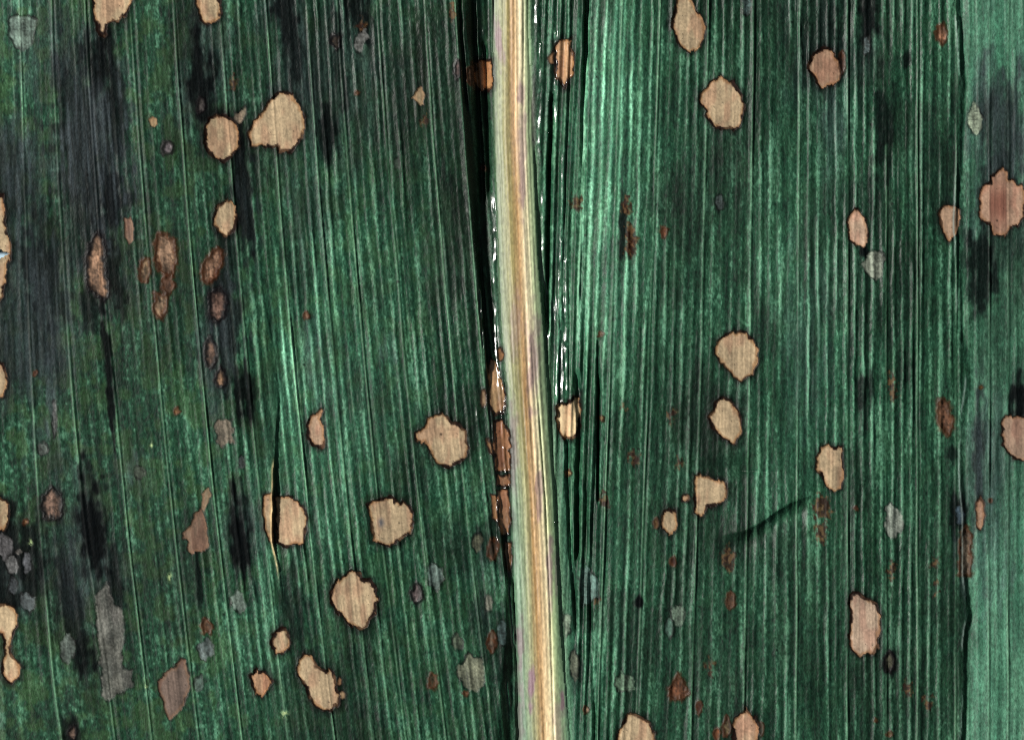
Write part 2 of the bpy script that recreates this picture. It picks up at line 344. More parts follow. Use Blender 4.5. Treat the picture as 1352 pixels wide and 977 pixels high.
L('T', tp('B1', [(-40, 455), (10, 475), (25, 510), (28, 550), (15, 600), (-40, 630)]))
L('T', tp('C1', [(-40, 25), (25, 35), (40, 80), (35, 120), (15, 155), (-40, 165)]))
L('T', tp('C1', [(-40, 455), (20, 440), (50, 455), (68, 490), (68, 530), (50, 570), (38, 610), (45, 640), (70, 665), (80, 690), (75, 730), (45, 755), (20, 740), (5, 715), (10, 680), (20, 640), (12, 560), (-40, 540)]))
L('T', tp('C1', [(765, 90), (785, 75), (805, 110), (808, 150), (812, 180), (815, 215), (800, 242), (770, 245), (745, 245), (730, 225), (735, 200), (712, 190), (712, 165), (735, 150), (745, 130)]), rim=.3, c=(120, 96, 78))
L('T', tp('C1', [(790, 15), (815, -5), (825, 20), (812, 50), (798, 85), (785, 70)]), rim=.3, c=(140, 122, 96))
L('T', tp('C1', [(618, 750), (650, 710), (680, 700), (705, 655), (725, 665), (740, 720), (745, 780), (730, 810), (715, 850), (690, 880), (660, 892), (645, 870), (640, 830), (625, 800)]), rim=.45, c=(108, 90, 80))
L('T', [(330, 890), (340, 884), (350, 886), (362, 900), (352, 912), (346, 919), (338, 917), (334, 905)], c=(176, 134, 100))
L('T', tp('C2', [(25, 15), (55, 10), (60, 60), (60, 130), (62, 200), (45, 190), (30, 150), (22, 90)]))
L('T', tp('C2', [(72, 30), (120, 20), (150, 35), (180, 65), (195, 105), (190, 160), (178, 205), (140, 215), (100, 225), (74, 200), (70, 100)]))
L('T', tp('C2', [(430, 60), (450, 40), (490, 28), (530, 32), (555, 55), (568, 48), (590, 55), (605, 80), (610, 120), (600, 165), (580, 180), (570, 190), (545, 210), (515, 220), (480, 205), (455, 200), (448, 160), (440, 110)]), rim=1.3, mark=(503, 690))
L('T', tp('C2', [(285, 400), (295, 370), (330, 335), (370, 312), (400, 320), (412, 345), (440, 350), (465, 385), (470, 430), (465, 480), (440, 510), (430, 530), (400, 545), (370, 530), (345, 505), (315, 480), (290, 445)]), rim=1.3)
L('T', tp('C2', [(60, 560), (85, 545), (100, 538), (120, 550), (128, 580), (122, 620), (100, 638), (70, 635), (55, 605)]))
L('T', tp('C2', [(165, 660), (185, 640), (210, 645), (220, 665), (235, 690), (265, 700), (300, 710), (308, 760), (320, 800), (318, 840), (290, 860), (260, 862), (230, 845), (205, 815), (190, 770), (160, 735), (158, 690)]), rim=1.4)
L('T', el('C2', 332, 800, 10, 16), rim=.5); L('T', el('C2', 320, 745, 8, 16), rim=.5, c=(120, 96, 66))
L('T', tp('B2', [(195, 720), (210, 680), (235, 668), (250, 645), (260, 655), (245, 690), (262, 720), (262, 800), (245, 808), (215, 795), (195, 770)]), c=(172, 140, 112))
L('T', tp('B2', [(665, 690), (690, 672), (720, 660), (745, 680), (760, 700), (790, 710), (800, 725), (818, 735), (822, 790), (828, 800), (815, 845), (795, 855), (770, 870), (745, 878), (715, 865), (695, 855), (680, 820), (665, 790), (650, 780), (620, 780), (615, 745), (635, 730), (655, 720)]), rim=1.25)
L('T', tp('A2', [(602, 380), (630, 345), (645, 340), (652, 370), (648, 415), (635, 415), (625, 400)]), rim=.3, c=(152, 136, 100))
L('T', m1([(265, 460), (300, 445), (345, 445), (385, 450), (395, 490), (398, 640), (370, 685), (340, 665), (315, 670), (285, 660), (265, 620), (262, 540)]), c=(170, 120, 72), wet=.7)
L('D', m1([(200, 500), (240, 475), (262, 500), (262, 600), (235, 630), (200, 600)]), c=(104, 76, 56))
L('T', m1([(860, 325), (900, 305), (975, 285), (980, 350), (995, 400), (1000, 480), (985, 560), (945, 640), (930, 660), (900, 610), (860, 585), (855, 500), (855, 400)]), c=(186, 138, 92), wet=.6)
L('T', m1([(805, 430), (840, 385), (850, 400), (845, 480), (815, 475)]), rim=.6, c=(150, 120, 80))
L('T', tp('A3', [(640, -20), (655, -30), (685, -5), (705, 40), (728, 70), (740, 110), (738, 160), (718, 190), (685, 208), (650, 190), (630, 165), (625, 130), (608, 110), (612, 80), (625, 40)]))
L('T', tp('A3', [(745, 345), (765, 320), (805, 305), (830, 325), (850, 325), (880, 360), (898, 410), (890, 460), (880, 490), (850, 515), (825, 505), (800, 508), (770, 490), (748, 460), (745, 425), (725, 410), (718, 390), (730, 360)]))
L('T', tp('A4', [(190, 260), (205, 220), (235, 195), (260, 188), (290, 200), (305, 230), (320, 270), (325, 300), (300, 325), (275, 340), (250, 350), (225, 330), (215, 300), (195, 285)]), c=(166, 132, 104))
L('T', tp('A4', [(903, 712), (905, 690), (930, 672), (955, 658), (972, 672), (974, 700), (995, 706), (1003, 722), (1027, 722), (1038, 760), (1034, 850), (1015, 887), (978, 888), (970, 915), (945, 924), (912, 914), (904, 880), (872, 864), (860, 840), (868, 800), (858, 780), (868, 740), (888, 718)]), rim=.7, c=(176, 138, 112), band=(1306, 1331))
L('T', tp('A4', [(345, 860), (360, 835), (375, 812), (395, 830), (415, 860), (425, 910), (420, 950), (410, 965), (375, 962), (350, 930)]), rim=.6, c=(190, 158, 130))
L('T', tp('A4', [(700, 830), (720, 805), (760, 805), (785, 825), (780, 880), (765, 920), (740, 948), (715, 915), (705, 870)]), c=(160, 128, 102), rim=.8)
L('T', tp('B4', [(225, 840), (240, 805), (270, 788), (310, 798), (330, 805), (330, 920), (318, 965), (295, 972), (265, 950), (245, 915), (225, 890)]), rim=.8)
L('T', tp('B4', [(950, 700), (965, 680), (1000, 675), (1060, 680), (1060, 848), (1005, 850), (975, 825), (955, 790), (950, 745)]), c=(156, 126, 104), rim=.6)
L('T', tp('C4', [(355, 405), (385, 395), (410, 415), (445, 435), (465, 450), (478, 490), (475, 540), (465, 575), (470, 610), (445, 645), (425, 635), (400, 645), (370, 630), (355, 600), (350, 570), (360, 555), (355, 510), (360, 480), (352, 440)]), c=(188, 160, 134), rim=.9)
L('T', tp('C4', [(850, 45), (865, 20), (880, 50), (885, 110), (868, 155), (850, 140)]), c=(174, 136, 110), rim=.6)
L('T', tp('B3', [(705, 910), (730, 905), (770, 918), (800, 930), (825, 945), (832, 970), (828, 1000), (805, 1022), (780, 1028), (750, 1033), (738, 1062), (720, 1068), (702, 1055), (700, 970)]))
L('T', el('C3', 668, 32, 15, 16), rim=.6)
L('T', tp('C3', [(570, 110), (585, 80), (605, 68), (625, 85), (635, 130), (632, 155), (605, 172), (575, 150)]))
L('T', tp('C3', [(400, 960), (420, 910), (440, 872), (458, 872), (490, 880), (525, 905), (545, 950), (558, 1060), (390, 1060)]))
L('T', tp('C3', [(855, 890), (880, 870), (895, 862), (903, 838), (912, 862), (940, 890), (948, 930), (945, 1060), (850, 1060)]), c=(184, 150, 118))
L('T', tp('B3', [(785, 400), (800, 375), (840, 360), (865, 345), (905, 350), (925, 385), (945, 410), (950, 450), (935, 500), (930, 520), (905, 525), (880, 545), (850, 520), (820, 490), (800, 460), (782, 435)]))
L('T', tp('B3', [(750, 680), (775, 655), (785, 620), (815, 605), (840, 615), (870, 650), (885, 690), (885, 740), (855, 790), (820, 770), (790, 745), (765, 715)]))
L('T', m4([(868, 210), (900, 185), (975, 165), (1000, 135), (1040, 130), (1050, 240), (1050, 360), (1035, 400), (995, 455), (935, 450), (905, 415), (880, 360), (865, 300)]), c=(206, 178, 132))
# polished brown strip in the gutter
for q, c in [([(647, 472), (655, 480), (660, 495), (667, 515), (668, 535), (664, 547), (650, 549), (646, 530), (645, 500)], (184, 146, 100)), ([(651, 557), (664, 554), (672, 570), (674, 590), (673, 620), (655, 622), (651, 590)], (140, 92, 58)),
          ([(656, 627), (673, 627), (673, 642), (656, 641)], (146, 104, 68)), ([(656, 647), (671, 647), (673, 670), (675, 690), (671, 706), (662, 706), (657, 680)], (150, 106, 72)), ([(667, 717), (675, 717), (676, 740), (672, 760), (667, 745)], (120, 82, 54))]:
    L('T', q, c=c, wet=.9, rim=.8)
L('T', [(641, 580), (645, 578), (650, 590), (652, 600), (646, 598)], c=(120, 92, 54), wet=.8, rim=.5); L('T', [(648, 652), (655, 654), (658, 688), (651, 684)], c=(140, 100, 60), wet=.9, rim=.5)
L('T', el('B2', 885, 608, 13, 36), c=(130, 110, 84), wet=.9, rim=.6); L('T', el('B2', 950, 435, 13, 27), c=(140, 104, 62), rim=.6)
# brown spots with a soft dark or rusty edge
L('D', tp('B1', [(365, -20), (385, -40), (405, -15), (410, 60), (415, 130), (428, 190), (410, 228), (380, 215), (350, 185), (335, 140), (335, 80), (345, 20)]), c=(146, 112, 88), black=1)
L('D', el('B1', 565, 112, 24, 48, rot=.1), c=(138, 112, 84)); L('D', tp('B1', [(610, -30), (640, -35), (680, -20), (693, 20), (690, 70), (680, 120), (655, 130), (625, 110), (605, 70)]), c=(134, 106, 84))
L('D', el('B1', 655, 165, 26, 36), c=(92, 66, 52)); L('D', tp('B1', [(600, 200), (640, 200), (660, 215), (655, 260), (630, 305), (610, 300), (600, 260)]), c=(160, 132, 104))
L('D', tp('B1', [(850, 20), (872, 30), (872, 70), (850, 120), (820, 160), (795, 155), (785, 120), (800, 80), (825, 40)]), c=(140, 106, 84))
L('D', el('B1', 850, 240, 38, 60), c=(118, 90, 78), black=1); L('D', el('B1', 823, 430, 24, 58), c=(108, 84, 70), black=1); L('D', el('B1', 865, 528, 22, 38), c=(146, 112, 84), black=1)
L('D', tp('C1', [(165, 15), (200, -5), (235, 15), (250, 60), (240, 105), (205, 118), (170, 100), (158, 55)]), c=(138, 108, 92), black=1)
L('D', el('C1', 282, 945, 18, 28), c=(138, 112, 98), black=1); L('D', el('C1', 805, 530, 22, 34), c=(112, 84, 62))
L('D', el('C2', 622, 402, 24, 42), c=(106, 92, 92), black=1); L('D', el('C2', 685, 745, 20, 34), c=(70, 62, 42)); L('D', el('C2', 920, 232, 22, 46), c=(60, 50, 38)); L('D', el('C2', 915, 590, 18, 38), c=(92, 78, 64))
L('D', el('A2', 783, 275, 15, 38), c=(92, 74, 72), black=1); L('D', el('A2', 305, 160, 20, 28), c=(66, 52, 40), black=1)
L('D', el('A4', 322, 248, 14, 44), c=(86, 48, 28)); L('D', el('A4', 712, 138, 23, 38), c=(152, 104, 76)); L('D', tp('B4', [(692, 620), (720, 612), (740, 630), (748, 670), (765, 690), (760, 720), (740, 755), (715, 735), (695, 700)]), c=(132, 90, 66))
L('D', tp('C4', [(790, 165), (815, 140), (830, 180), (832, 330), (800, 335), (780, 330), (785, 250)]), c=(116, 102, 86)); L('D', el('C4', 510, 675, 22, 42), c=(84, 84, 68), black=1)
L('D', tp('C3', [(640, 722), (665, 760), (678, 800), (640, 822), (605, 810), (605, 770)]), c=(104, 64, 42)); L('D', el('C3', 843, 432, 18, 34), c=(124, 90, 66)); L('D', el('C3', 618, 280, 13, 22), c=(64, 30, 18))
L('D', el('C3', 720, 845, 13, 30), c=(60, 28, 16)); L('D', el('C3', 828, 925, 16, 44), c=(110, 94, 66)); L('D', el('C3', 790, 955, 15, 24), c=(108, 62, 34)); L('D', el('C3', 552, 130, 11, 22), c=(98, 80, 46)); L('D', el('C3', 962, 930, 10, 30), c=(70, 70, 52))
L('D', el('A3', 583, 903, 17, 22), c=(112, 66, 42)); L('D', el('A1', 655, 578, 20, 26), c=(100, 92, 96), black=1); L('D', el('A1', 785, 412, 18, 32), c=(84, 78, 76), black=1)
for t, x, y, r, c in [('B1', 138, 515, 10, (150, 110, 96)), ('B1', 692, 660, 13, (150, 110, 70)), ('C1', 98, 128, 10, (196, 150, 100)), ('B2', 190, 288, 13, (140, 108, 84)), ('C2', 815, 790, 11, (120, 92, 64)), ('B3', 335, 360, 10, (170, 156, 130)),
                      ('B3', 340, 690, 9, (150, 140, 90)), ('B3', 208, 900, 11, (160, 136, 90)), ('B4', 870, 568, 7, (100, 90, 40)), ('C3', 275, 857, 12, (190, 160, 120)), ('C4', 455, 900, 9, (90, 80, 30)), ('C4', 510, 955, 12, (80, 80, 34)),
                      ('C4', 908, 40, 9, (70, 50, 34)), ('C4', 380, 70, 8, (80, 50, 30)), ('A2', 885, 657, 11, (64, 44, 34)), ('A2', 388, 365, 8, (90, 80, 44))]:
    L('D', el(t, x, y, r, r * 1.15, 10), c=c)
# grey scraped windows
L('G', tp('A1', [(38, 70), (70, 60), (110, 68), (140, 70), (140, 110), (128, 150), (118, 185), (85, 195), (55, 180), (38, 140)]), c=(100, 116, 108))
L('G', tp('B1', [(835, 720), (850, 690), (880, 685), (905, 690), (912, 740), (915, 780), (890, 775), (870, 800), (850, 790), (845, 760)]), c=(98, 86, 76))
L('G', tp('C1', [(370, 410), (395, 390), (415, 355), (430, 390), (440, 430), (470, 460), (482, 490), (485, 580), (475, 640), (480, 690), (515, 705), (518, 760), (480, 785), (440, 810), (415, 830), (400, 810), (392, 700), (382, 600), (375, 480)]), c=(90, 88, 84))
for t, x, y, a, b, c in [('C1', 18, 220, 30, 55, (96, 94, 96)), ('C1', 48, 290, 26, 34, (92, 92, 92)), ('C1', 105, 285, 18, 46, (82, 84, 88)), ('C1', 108, 435, 30, 38, (78, 84, 86)), ('C1', 70, 240, 14, 12, (100, 96, 92)), ('C1', 50, 375, 18, 34, (70, 74, 78)),
                         ('C1', 265, 620, 30, 55, (86, 94, 90)), ('C1', 803, 625, 30, 45, (84, 92, 94)), ('C1', 775, 755, 18, 32, (74, 88, 82)), ('B1', 165, 810, 20, 28, (92, 98, 94)), ('B1', 945, 860, 12, 28, (86, 90, 92)), ('B1', 545, 900, 24, 24, (80, 90, 78)), ('B1', 212, 690, 10, 70, (96, 96, 96)),
                         ('C2', 780, 595, 22, 30, (72, 80, 66)), ('C2', 862, 200, 20, 36, (80, 80, 64)), ('C2', 905, 440, 14, 36, (90, 88, 80)), ('C2', 955, 555, 18, 48, (66, 84, 84)), ('A3', 905, 28, 18, 40, (88, 108, 108)), ('A3', 800, 795, 18, 28, (58, 66, 66)), ('A4', 420, 180, 14, 38, (86, 98, 100)),
                         ('C3', 640, 490, 30, 42, (94, 110, 96)), ('C3', 605, 540, 16, 38, (60, 84, 74)), ('C3', 430, 755, 40, 38, (96, 120, 98)), ('C3', 232, 680, 18, 58, (100, 104, 88)), ('C4', 785, 95, 18, 40, (56, 70, 80)), ('A2', 545, 640, 14, 20, (60, 74, 64))]:
    L('G', el(t, x, y, a, b), c=c)
L('G', tp('C1', [(895, 420), (925, 390), (945, 410), (965, 460), (940, 488), (915, 460)]), c=(92, 104, 98))
L('G', tp('C2', [(660, 300), (690, 290), (725, 300), (728, 340), (715, 380), (700, 395), (680, 375), (662, 340)]), c=(84, 98, 94))
L('G', tp('C2', [(780, 690), (810, 670), (825, 635), (850, 650), (885, 650), (885, 740), (870, 780), (840, 785), (800, 760), (778, 720)]), c=(104, 104, 88))
L('G', tp('A2', [(380, 155), (395, 130), (425, 115), (432, 150), (410, 180), (395, 205), (380, 190)]), c=(106, 106, 104))
L('G', tp('A4', [(820, 440), (835, 405), (855, 410), (870, 450), (868, 500), (850, 535), (830, 525), (815, 480)]), c=(136, 146, 126))
L('G', tp('B4', [(400, 85), (425, 50), (450, 28), (480, 35), (488, 70), (480, 115), (455, 145), (430, 140), (410, 110)]), c=(120, 124, 112))
L('G', tp('C4', [(495, 60), (515, 50), (550, 80), (570, 120), (560, 150), (540, 165), (535, 190), (510, 188), (497, 170)]), c=(124, 128, 120))
L('G', tp('C3', [(255, 310), (275, 297), (300, 320), (330, 360), (325, 420), (290, 440), (265, 450), (255, 380)]), c=(84, 108, 102)); L('G', tp('C3', [(190, 480), (215, 495), (215, 560), (195, 575), (188, 520)]), c=(120, 134, 116))
# rusty flecks
for t, x, y, a, b in [('A2', 755, 40, 13, 36), ('A1', 910, 325, 14, 30), ('A3', 240, 790, 20, 38), ('A3', 440, 800, 17, 46), ('A3', 452, 920, 16, 44), ('B3', 450, 22, 16, 28), ('B3', 615, 675, 13, 24), ('B3', 465, 840, 20, 26), ('B3', 425, 645, 8, 12), ('B3', 640, 860, 10, 18),
                      ('B4', 520, 560, 17, 56), ('C4', 245, 75, 32, 46), ('C4', 245, 165, 22, 44), ('C4', 522, 315, 14, 36), ('C4', 585, 780, 17, 32), ('C4', 660, 830, 17, 28), ('C3', 350, 45, 14, 34), ('C3', 832, 270, 26, 42), ('C3', 325, 440, 10, 18), ('C3', 762, 690, 15, 36),
                      ('A2', 405, 95, 14, 16), ('A2', 655, 470, 10, 22), ('C4', 695, 385, 8, 30), ('C4', 690, 285, 8, 22)]:
    L('R', el(t, x, y, a, b))

lab = np.zeros((NY - 1, NX - 1), np.int32)         # 0 = not yet given to a part
fxc = (gx[:-1] + gx[1:]) / 2; fyc = (gy[:-1] + gy[1:]) / 2
def sdist(px, py, poly):
    q = np.array(poly); n = len(q); d = np.full(px.shape, 1e9); ins = np.zeros(px.shape, bool)
    for i in range(n):
        a, b = q[i], q[(i + 1) % n]; ex, ey = b - a
        wx, wy = px - a[0], py - a[1]
        t = np.clip((wx * ex + wy * ey) / (ex * ex + ey * ey + 1e-9), 0, 1)
        d = np.minimum(d, (wx - t * ex) ** 2 + (wy - t * ey) ** 2)
        c = (a[1] > py) != (b[1] > py)
        ins ^= c & (px < (b[0] - a[0]) * (py - a[1]) / (b[1] - a[1] + 1e-12) + a[0])
    d = np.sqrt(d); return np.where(ins, -d, d)

wetL = np.zeros_like(X); dull = np.zeros_like(X); grain = np.zeros_like(X)
spots = []; order = {'R': 0, 'G': 1, 'D': 2, 'T': 3}
Ls.sort(key=lambda l: order[l[0]])
for li, (kind, poly, kw) in enumerate(Ls):
    q = np.array(poly); ids = li + 1
    x0, x1, y0, y1 = q[:, 0].min() - 16, q[:, 0].max() + 16, q[:, 1].min() - 16, q[:, 1].max() + 16
    c0, c1 = np.searchsorted(gx, [x0, x1]); r0, r1 = np.searchsorted(gy, [y0, y1])
    if c1 - c0 < 3 or r1 - r0 < 3: continue
    sl_ = (slice(r0, r1), slice(c0, c1))
    x, y, sv = X[sl_], Y[sl_], s[sl_]
    small = min(1.0, (q[:, 0].max() - q[:, 0].min()) / 24)
    wob = (0.35 + 0.65 * small) * {'T': 1.2, 'G': 1.6, 'D': 1.7, 'R': 2.2}[kind]
    # ragged outline: smooth wander plus a slip from fibre to fibre
    wx = x + wob * (2.4 * (vn(x / 7 + li * 3, y / 7, 3) - .5) + 1.5 * (vn(x / 2.6, y / 2.6 + li, 5) - .5))
    slip = vn(np.floor(sv / 5.5 + .5 * vn(sv / 20, y / 60, 6)) * 5.3 + li * 11, y * 0 + 3, 7) - .5
    wy = y + wob * (2.4 * (vn(x / 7, y / 7 + li * 5, 9) - .5) + 1.5 * (vn(x / 2.6 + 50, y / 2.6 + li, 10) - .5) + 3.0 * slip)
    d = sdist(wx, wy, q)
    fib = fbm(sv / 2.2 + li * 7, y / 90, 15, 2); fine = fbm(x / 2.2 + li, y / 2.2, 17, 2); big = fbm(x / 14 + li * 3, y / 18, 18, 2); lines = vn(sv / 7.5 + li, y / 300, 20)
    p = P[sl_].copy(); z = Z[sl_]
    if kind == 'T':
        rim = kw.get('rim', 1.0) * 1.1; c = C(*kw.get('c', (182, 157, 120))) * .96; c = c * .84 + c.mean() * .18
        shade = 0.76 + 0.24 * fib + 0.26 * (fine - .5) + 0.26 * (big - .35) + 0.20 * (lines - .5)
        tan = c * shade[..., None]
        tan = lerp(tan, tan * C(.97, .90, .90), ss(.45, .7, fbm(x / 10, y / 30 + li * 4, 22, 2)) * .9)
        if 'band' in kw:
            b0, b1 = kw['band']; bm = ss(b0 - 1.5, b0 + 2, x) * ss(b1 - 1, b1 - 4, x); cy = q[:, 1].mean()
            tan = lerp(tan, C(112, 74, 62) * (0.8 + .4 * fib)[..., None], bm * np.exp(-((y - cy - 5) / 30) ** 2) * .9)
        if 'mark' in kw:
            mx, my = kw['mark']; tan = lerp(tan, C(70, 74, 84) + 0 * tan, .8 * np.exp(-(((x - mx) / 4) ** 2 + ((y - my) / 6) ** 2)) * ss(.35, .6, fine + .2))
        # veins cross the dead tissue as paler or rosier lines
        tan = tan * (1 + 0.12 * vein_w[sl_])[..., None]
        wdt = rim * (0.15 + 6.0 * vn(x / 7 + li, y / 7, 25) * ss(.15, .95, vn(x / 17, y / 17 + li * 3, 26))); wdt = np.minimum(wdt, 1.2 + 2.4 * small)
        brown = C(25, 14, 10) * (0.6 + .8 * fine)[..., None]
        p = lerp(p, p * .42, np.clip(rim, 0, 1) * ss(8.0 * rim + .5, 0.5, d) * .8)             # soaked green just outside
        p = lerp(p, tan, ss(0.6, -0.6, d))
        p = lerp(p, C(128, 88, 54) + 0 * p, np.clip(rim, 0, 1) * ss(-5.0, -1.2, d) * ss(.8, -.8, d) * .55)      # toasted inner edge
        p = lerp(p, brown, np.clip(rim * 1.4, 0, 1) * ss(-wdt - .9, -wdt + .6, d) * ss(1.5 + 1.2 * rim * vn(x / 5, y / 5 + li, 31), .3, d) * (.55 + .45 * ss(.2, .5, vn(x / 13 + 5, y / 13 + li * 3, 27))))
        dead = ss(0.8, -1.5, d)
        z = z * 1.0 - 0.9 * dead * small + 0.3 * rim * np.exp(-((d - 1.0) / 1.3) ** 2)
        zs = z - dead * .7 * (Zv + Zs)[sl_] + dead * (0.5 * (fib - .5) - (0.55 * amp[sl_] * 2.0 * (ridge * rmod)[sl_]))
        z = zs
        # small black fruiting dots
        pep = (vn(x / 1.7 + li * 9, y / 1.7, 28) > .965) * (d < -3)
        p = lerp(p, p * .45, pep * .7)
        dull[sl_] = np.maximum(dull[sl_], dead); wetL[sl_] = np.maximum(wetL[sl_] * (1 - dead), kw.get('wet', 0) * dead); grain[sl_] = np.maximum(grain[sl_], dead)
    elif kind == 'D':
        c = C(*kw['c']) * .95; c = c * .88 + c.mean() * .10; blk = kw.get('black', 0)
        hal = C(15, 12, 14) if blk else C(66, 35, 20)
        r = max(2.5, min(7, 0.22 * min(np.ptp(q[:, 0]), np.ptp(q[:, 1])) + 1.5))
        n = fbm(x / 4 + li, y / 5, 30, 3)
        p = lerp(p, hal * (0.6 + .8 * n)[..., None], ss(r * (1.0 if blk else .75), -.6, d + 4 * (n - .5)) * .85)
        core = ss(-0.2, -1.2 * r, d + 4.5 * (n - .5))
        p = lerp(p, c * (0.50 + .5 * fib + .5 * (fine - .3) + .7 * (big - .4))[..., None] * (1 - .32 * ss(.45, .75, fbm(x / 2.4 + li, y / 3.4, 62, 2)))[..., None], core)
        dead = ss(0, -r, d); z = z - .9 * dead * small + .7 * np.exp(-((d + .5) / 1.6) ** 2)
        dull[sl_] = np.maximum(dull[sl_], dead * .8)
    elif kind == 'G':
        c = C(*kw['c']); n = fbm(x / 4 + li, y / 6, 34, 3)
        m = ss(1.0, -1.6, d + 3.2 * (n - .5))
        p = lerp(p, p * .55, ss(3.5, .2, d) * .5)
        p = lerp(p, p * .12 + .80 * c * (0.42 + .62 * fib + .8 * (fine - .35) + .34 * lines + .8 * (big - .5))[..., None], m * .95)
        p = lerp(p, p * .5, np.clip(1.1 * np.exp(-((d - .2) / 1.3) ** 2), 0, 1) * ss(.3, .7, vn(x / 8, y / 8 + li, 37)))
        z = z - .7 * m * small; dull[sl_] = np.maximum(dull[sl_], m * .8)
    else:
        n = fbm(x / 3.4 + li, y / 5, 39, 3)
        m = ss(3.0, -3.0, d + 16 * (n - .5))
        p = lerp(p, lerp(C(92, 66, 42) + 0 * p, C(40, 20, 13) + 0 * p, ss(.35, .6, fbm(x / 3 + 7, y / 4 + li, 41, 2))), m * .85)
        z = z + .5 * m * (n - .5); dull[sl_] = np.maximum(dull[sl_], m * .5)
    P[sl_] = p; Z[sl_] = z
    # faces that belong to the spot and to its rim
    dc = (d[:-1, :-1] + d[1:, :-1] + d[:-1, 1:] + d[1:, 1:]) / 4
    ls = lab[r0:r1 - 1, c0:c1 - 1]
    inner = -(2.4 * kw.get('rim', 1.0)) if kind == 'T' else 0.0
    has_rim = kind == 'T' and kw.get('rim', 1.0) >= .5 and min(np.ptp(q[:, 0]), np.ptp(q[:, 1])) > 13
    if has_rim:
        ls[(dc < 1.6)] = 2 * ids + 1
        ls[(dc < inner)] = 2 * ids
    else:
        ls[dc < 0.4] = 2 * ids
    spots.append((ids, kind, has_rim, float(q[:, 0].mean()), float(q[:, 1].mean()), kw))

# cream edge of the lip along the crease
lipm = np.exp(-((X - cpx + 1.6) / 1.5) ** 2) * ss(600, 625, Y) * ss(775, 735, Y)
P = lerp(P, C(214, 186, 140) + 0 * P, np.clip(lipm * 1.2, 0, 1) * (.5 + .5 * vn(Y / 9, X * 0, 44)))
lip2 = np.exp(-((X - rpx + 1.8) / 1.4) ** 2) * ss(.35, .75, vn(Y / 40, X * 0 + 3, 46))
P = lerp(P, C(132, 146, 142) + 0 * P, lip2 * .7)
# pale flecks and pin-prick specks
for cx, cy, rx, ry in [(224, 762, 3, 6), (376, 942, 5, 5), (40, 716, 3, 4), (193, 906, 2, 3), (200, 588, 2, 3)]:
    m = np.exp(-((X - cx) / rx) ** 2 - ((Y - cy) / ry) ** 2); P = lerp(P, C(150, 170, 120) + 0 * P, np.clip(m * 1.1, 0, 1) * ss(.3, .55, vn(X / 2, Y / 2, 48)))
r2 = np.random.default_rng(3)
for i in range(46):
    cx, cy, r = r2.uniform(0, 1352), r2.uniform(0, 977), r2.uniform(.9, 1.7)
    j0, j1 = np.searchsorted(gx, [cx - 6, cx + 6]); i0, i1 = np.searchsorted(gy, [cy - 6, cy + 6]); q = (slice(i0, i1), slice(j0, j1))
    P[q] = lerp(P[q], P[q] * .15, np.exp(-((X[q] - cx) / r) ** 2 - ((Y[q] - cy) / r) ** 2))

PIG = np.clip(lin(np.clip(P, 0, 255)), 0.002, 0.9).astype(np.float32)
wet = np.clip(np.maximum(wet * (1 - .3 * dull), wetL), 0, 1)
rough = np.clip(0.50 + 0.16 * (fbm(X / 40, Y / 70, 51, 2) - .5) + 0.30 * dull - 0.10 * (amp - .6) - .30 * wet, .12, .9)
rough = np.where(mmask > .5, np.maximum(rough, .5 - .3 * wet), rough)
rough = np.maximum(rough, .60 * ink * (1 - wet))

# ---------------------------------------------------------------- mesh data
VX = ((X - CX) * S).astype(np.float64); VY = ((CY - Y) * S); VZ = Z * S
PX, PY = VX.ravel(), VY.ravel()
co_all = np.stack([PX, PY, VZ.ravel()], 1)
dzx = np.gradient(Z, gx, axis=1); dzy = -np.gradient(Z, gy, axis=0)
N = np.stack([-dzx, -dzy, np.ones_like(Z)], -1); N /= np.linalg.norm(N, axis=-1, keepdims=True)
N_all = N.reshape(-1, 3); pig_all = np.concatenate([PIG.reshape(-1, 3), np.ones((NX * NY, 1), np.float32)], 1)
att_all = {'spec': (np.clip(1 - .85 * ink, .1, 1) * (1 - .2 * dull)).ravel(), 'rough': rough.ravel(), 'wet': wet.ravel(), 'dead': dull.ravel()}
ii, jj = np.meshgrid(np.arange(NY - 1), np.arange(NX - 1), indexing='ij')
v00 = ii * NX + jj
quads = np.stack([v00, v00 + NX, v00 + NX + 1, v00 + 1], -1).reshape(-1, 4)

# which part each remaining face belongs to
FX, FY = np.meshgrid(fxc, fyc)
avg = lambda a: (a[:-1, :-1] + a[1:, 1:]) / 2
NB = 10_000
body = np.where(avg(X - XL) < 0, NB, np.where(avg(X - XR) < 0, NB + 1, np.where(avg(X - rpx) < 0, NB + 2, NB + 3)))
for k, xs, m in vlist:
    a = np.abs(avg(xs)) < 1.9
    body[a & (m[:-1, :-1]) & (body != NB + 1) & (avg(X - XC) < -2) & isL[:-1, :-1]] = NB + 100 + k
    body[a & (m[:-1, :-1]) & (body != NB + 1) & ~isL[:-1, :-1]] = NB + 100 + k
stripe = np.abs(avg(mo) - 0.0) < 5.5
body[stripe] = NB + 50
lab = np.where(lab == 0, body, lab)
# the torn hole at the outer edge of the left-hand spot
hole = ((FX - (-31 + 2 * np.sin(FY))) / 38.5) ** 2 + ((FY - 336) / 9.5) ** 2 + 0.5 * (vn(FX / 4, FY / 4, 53) - .5) < 1
lab[hole] = -1

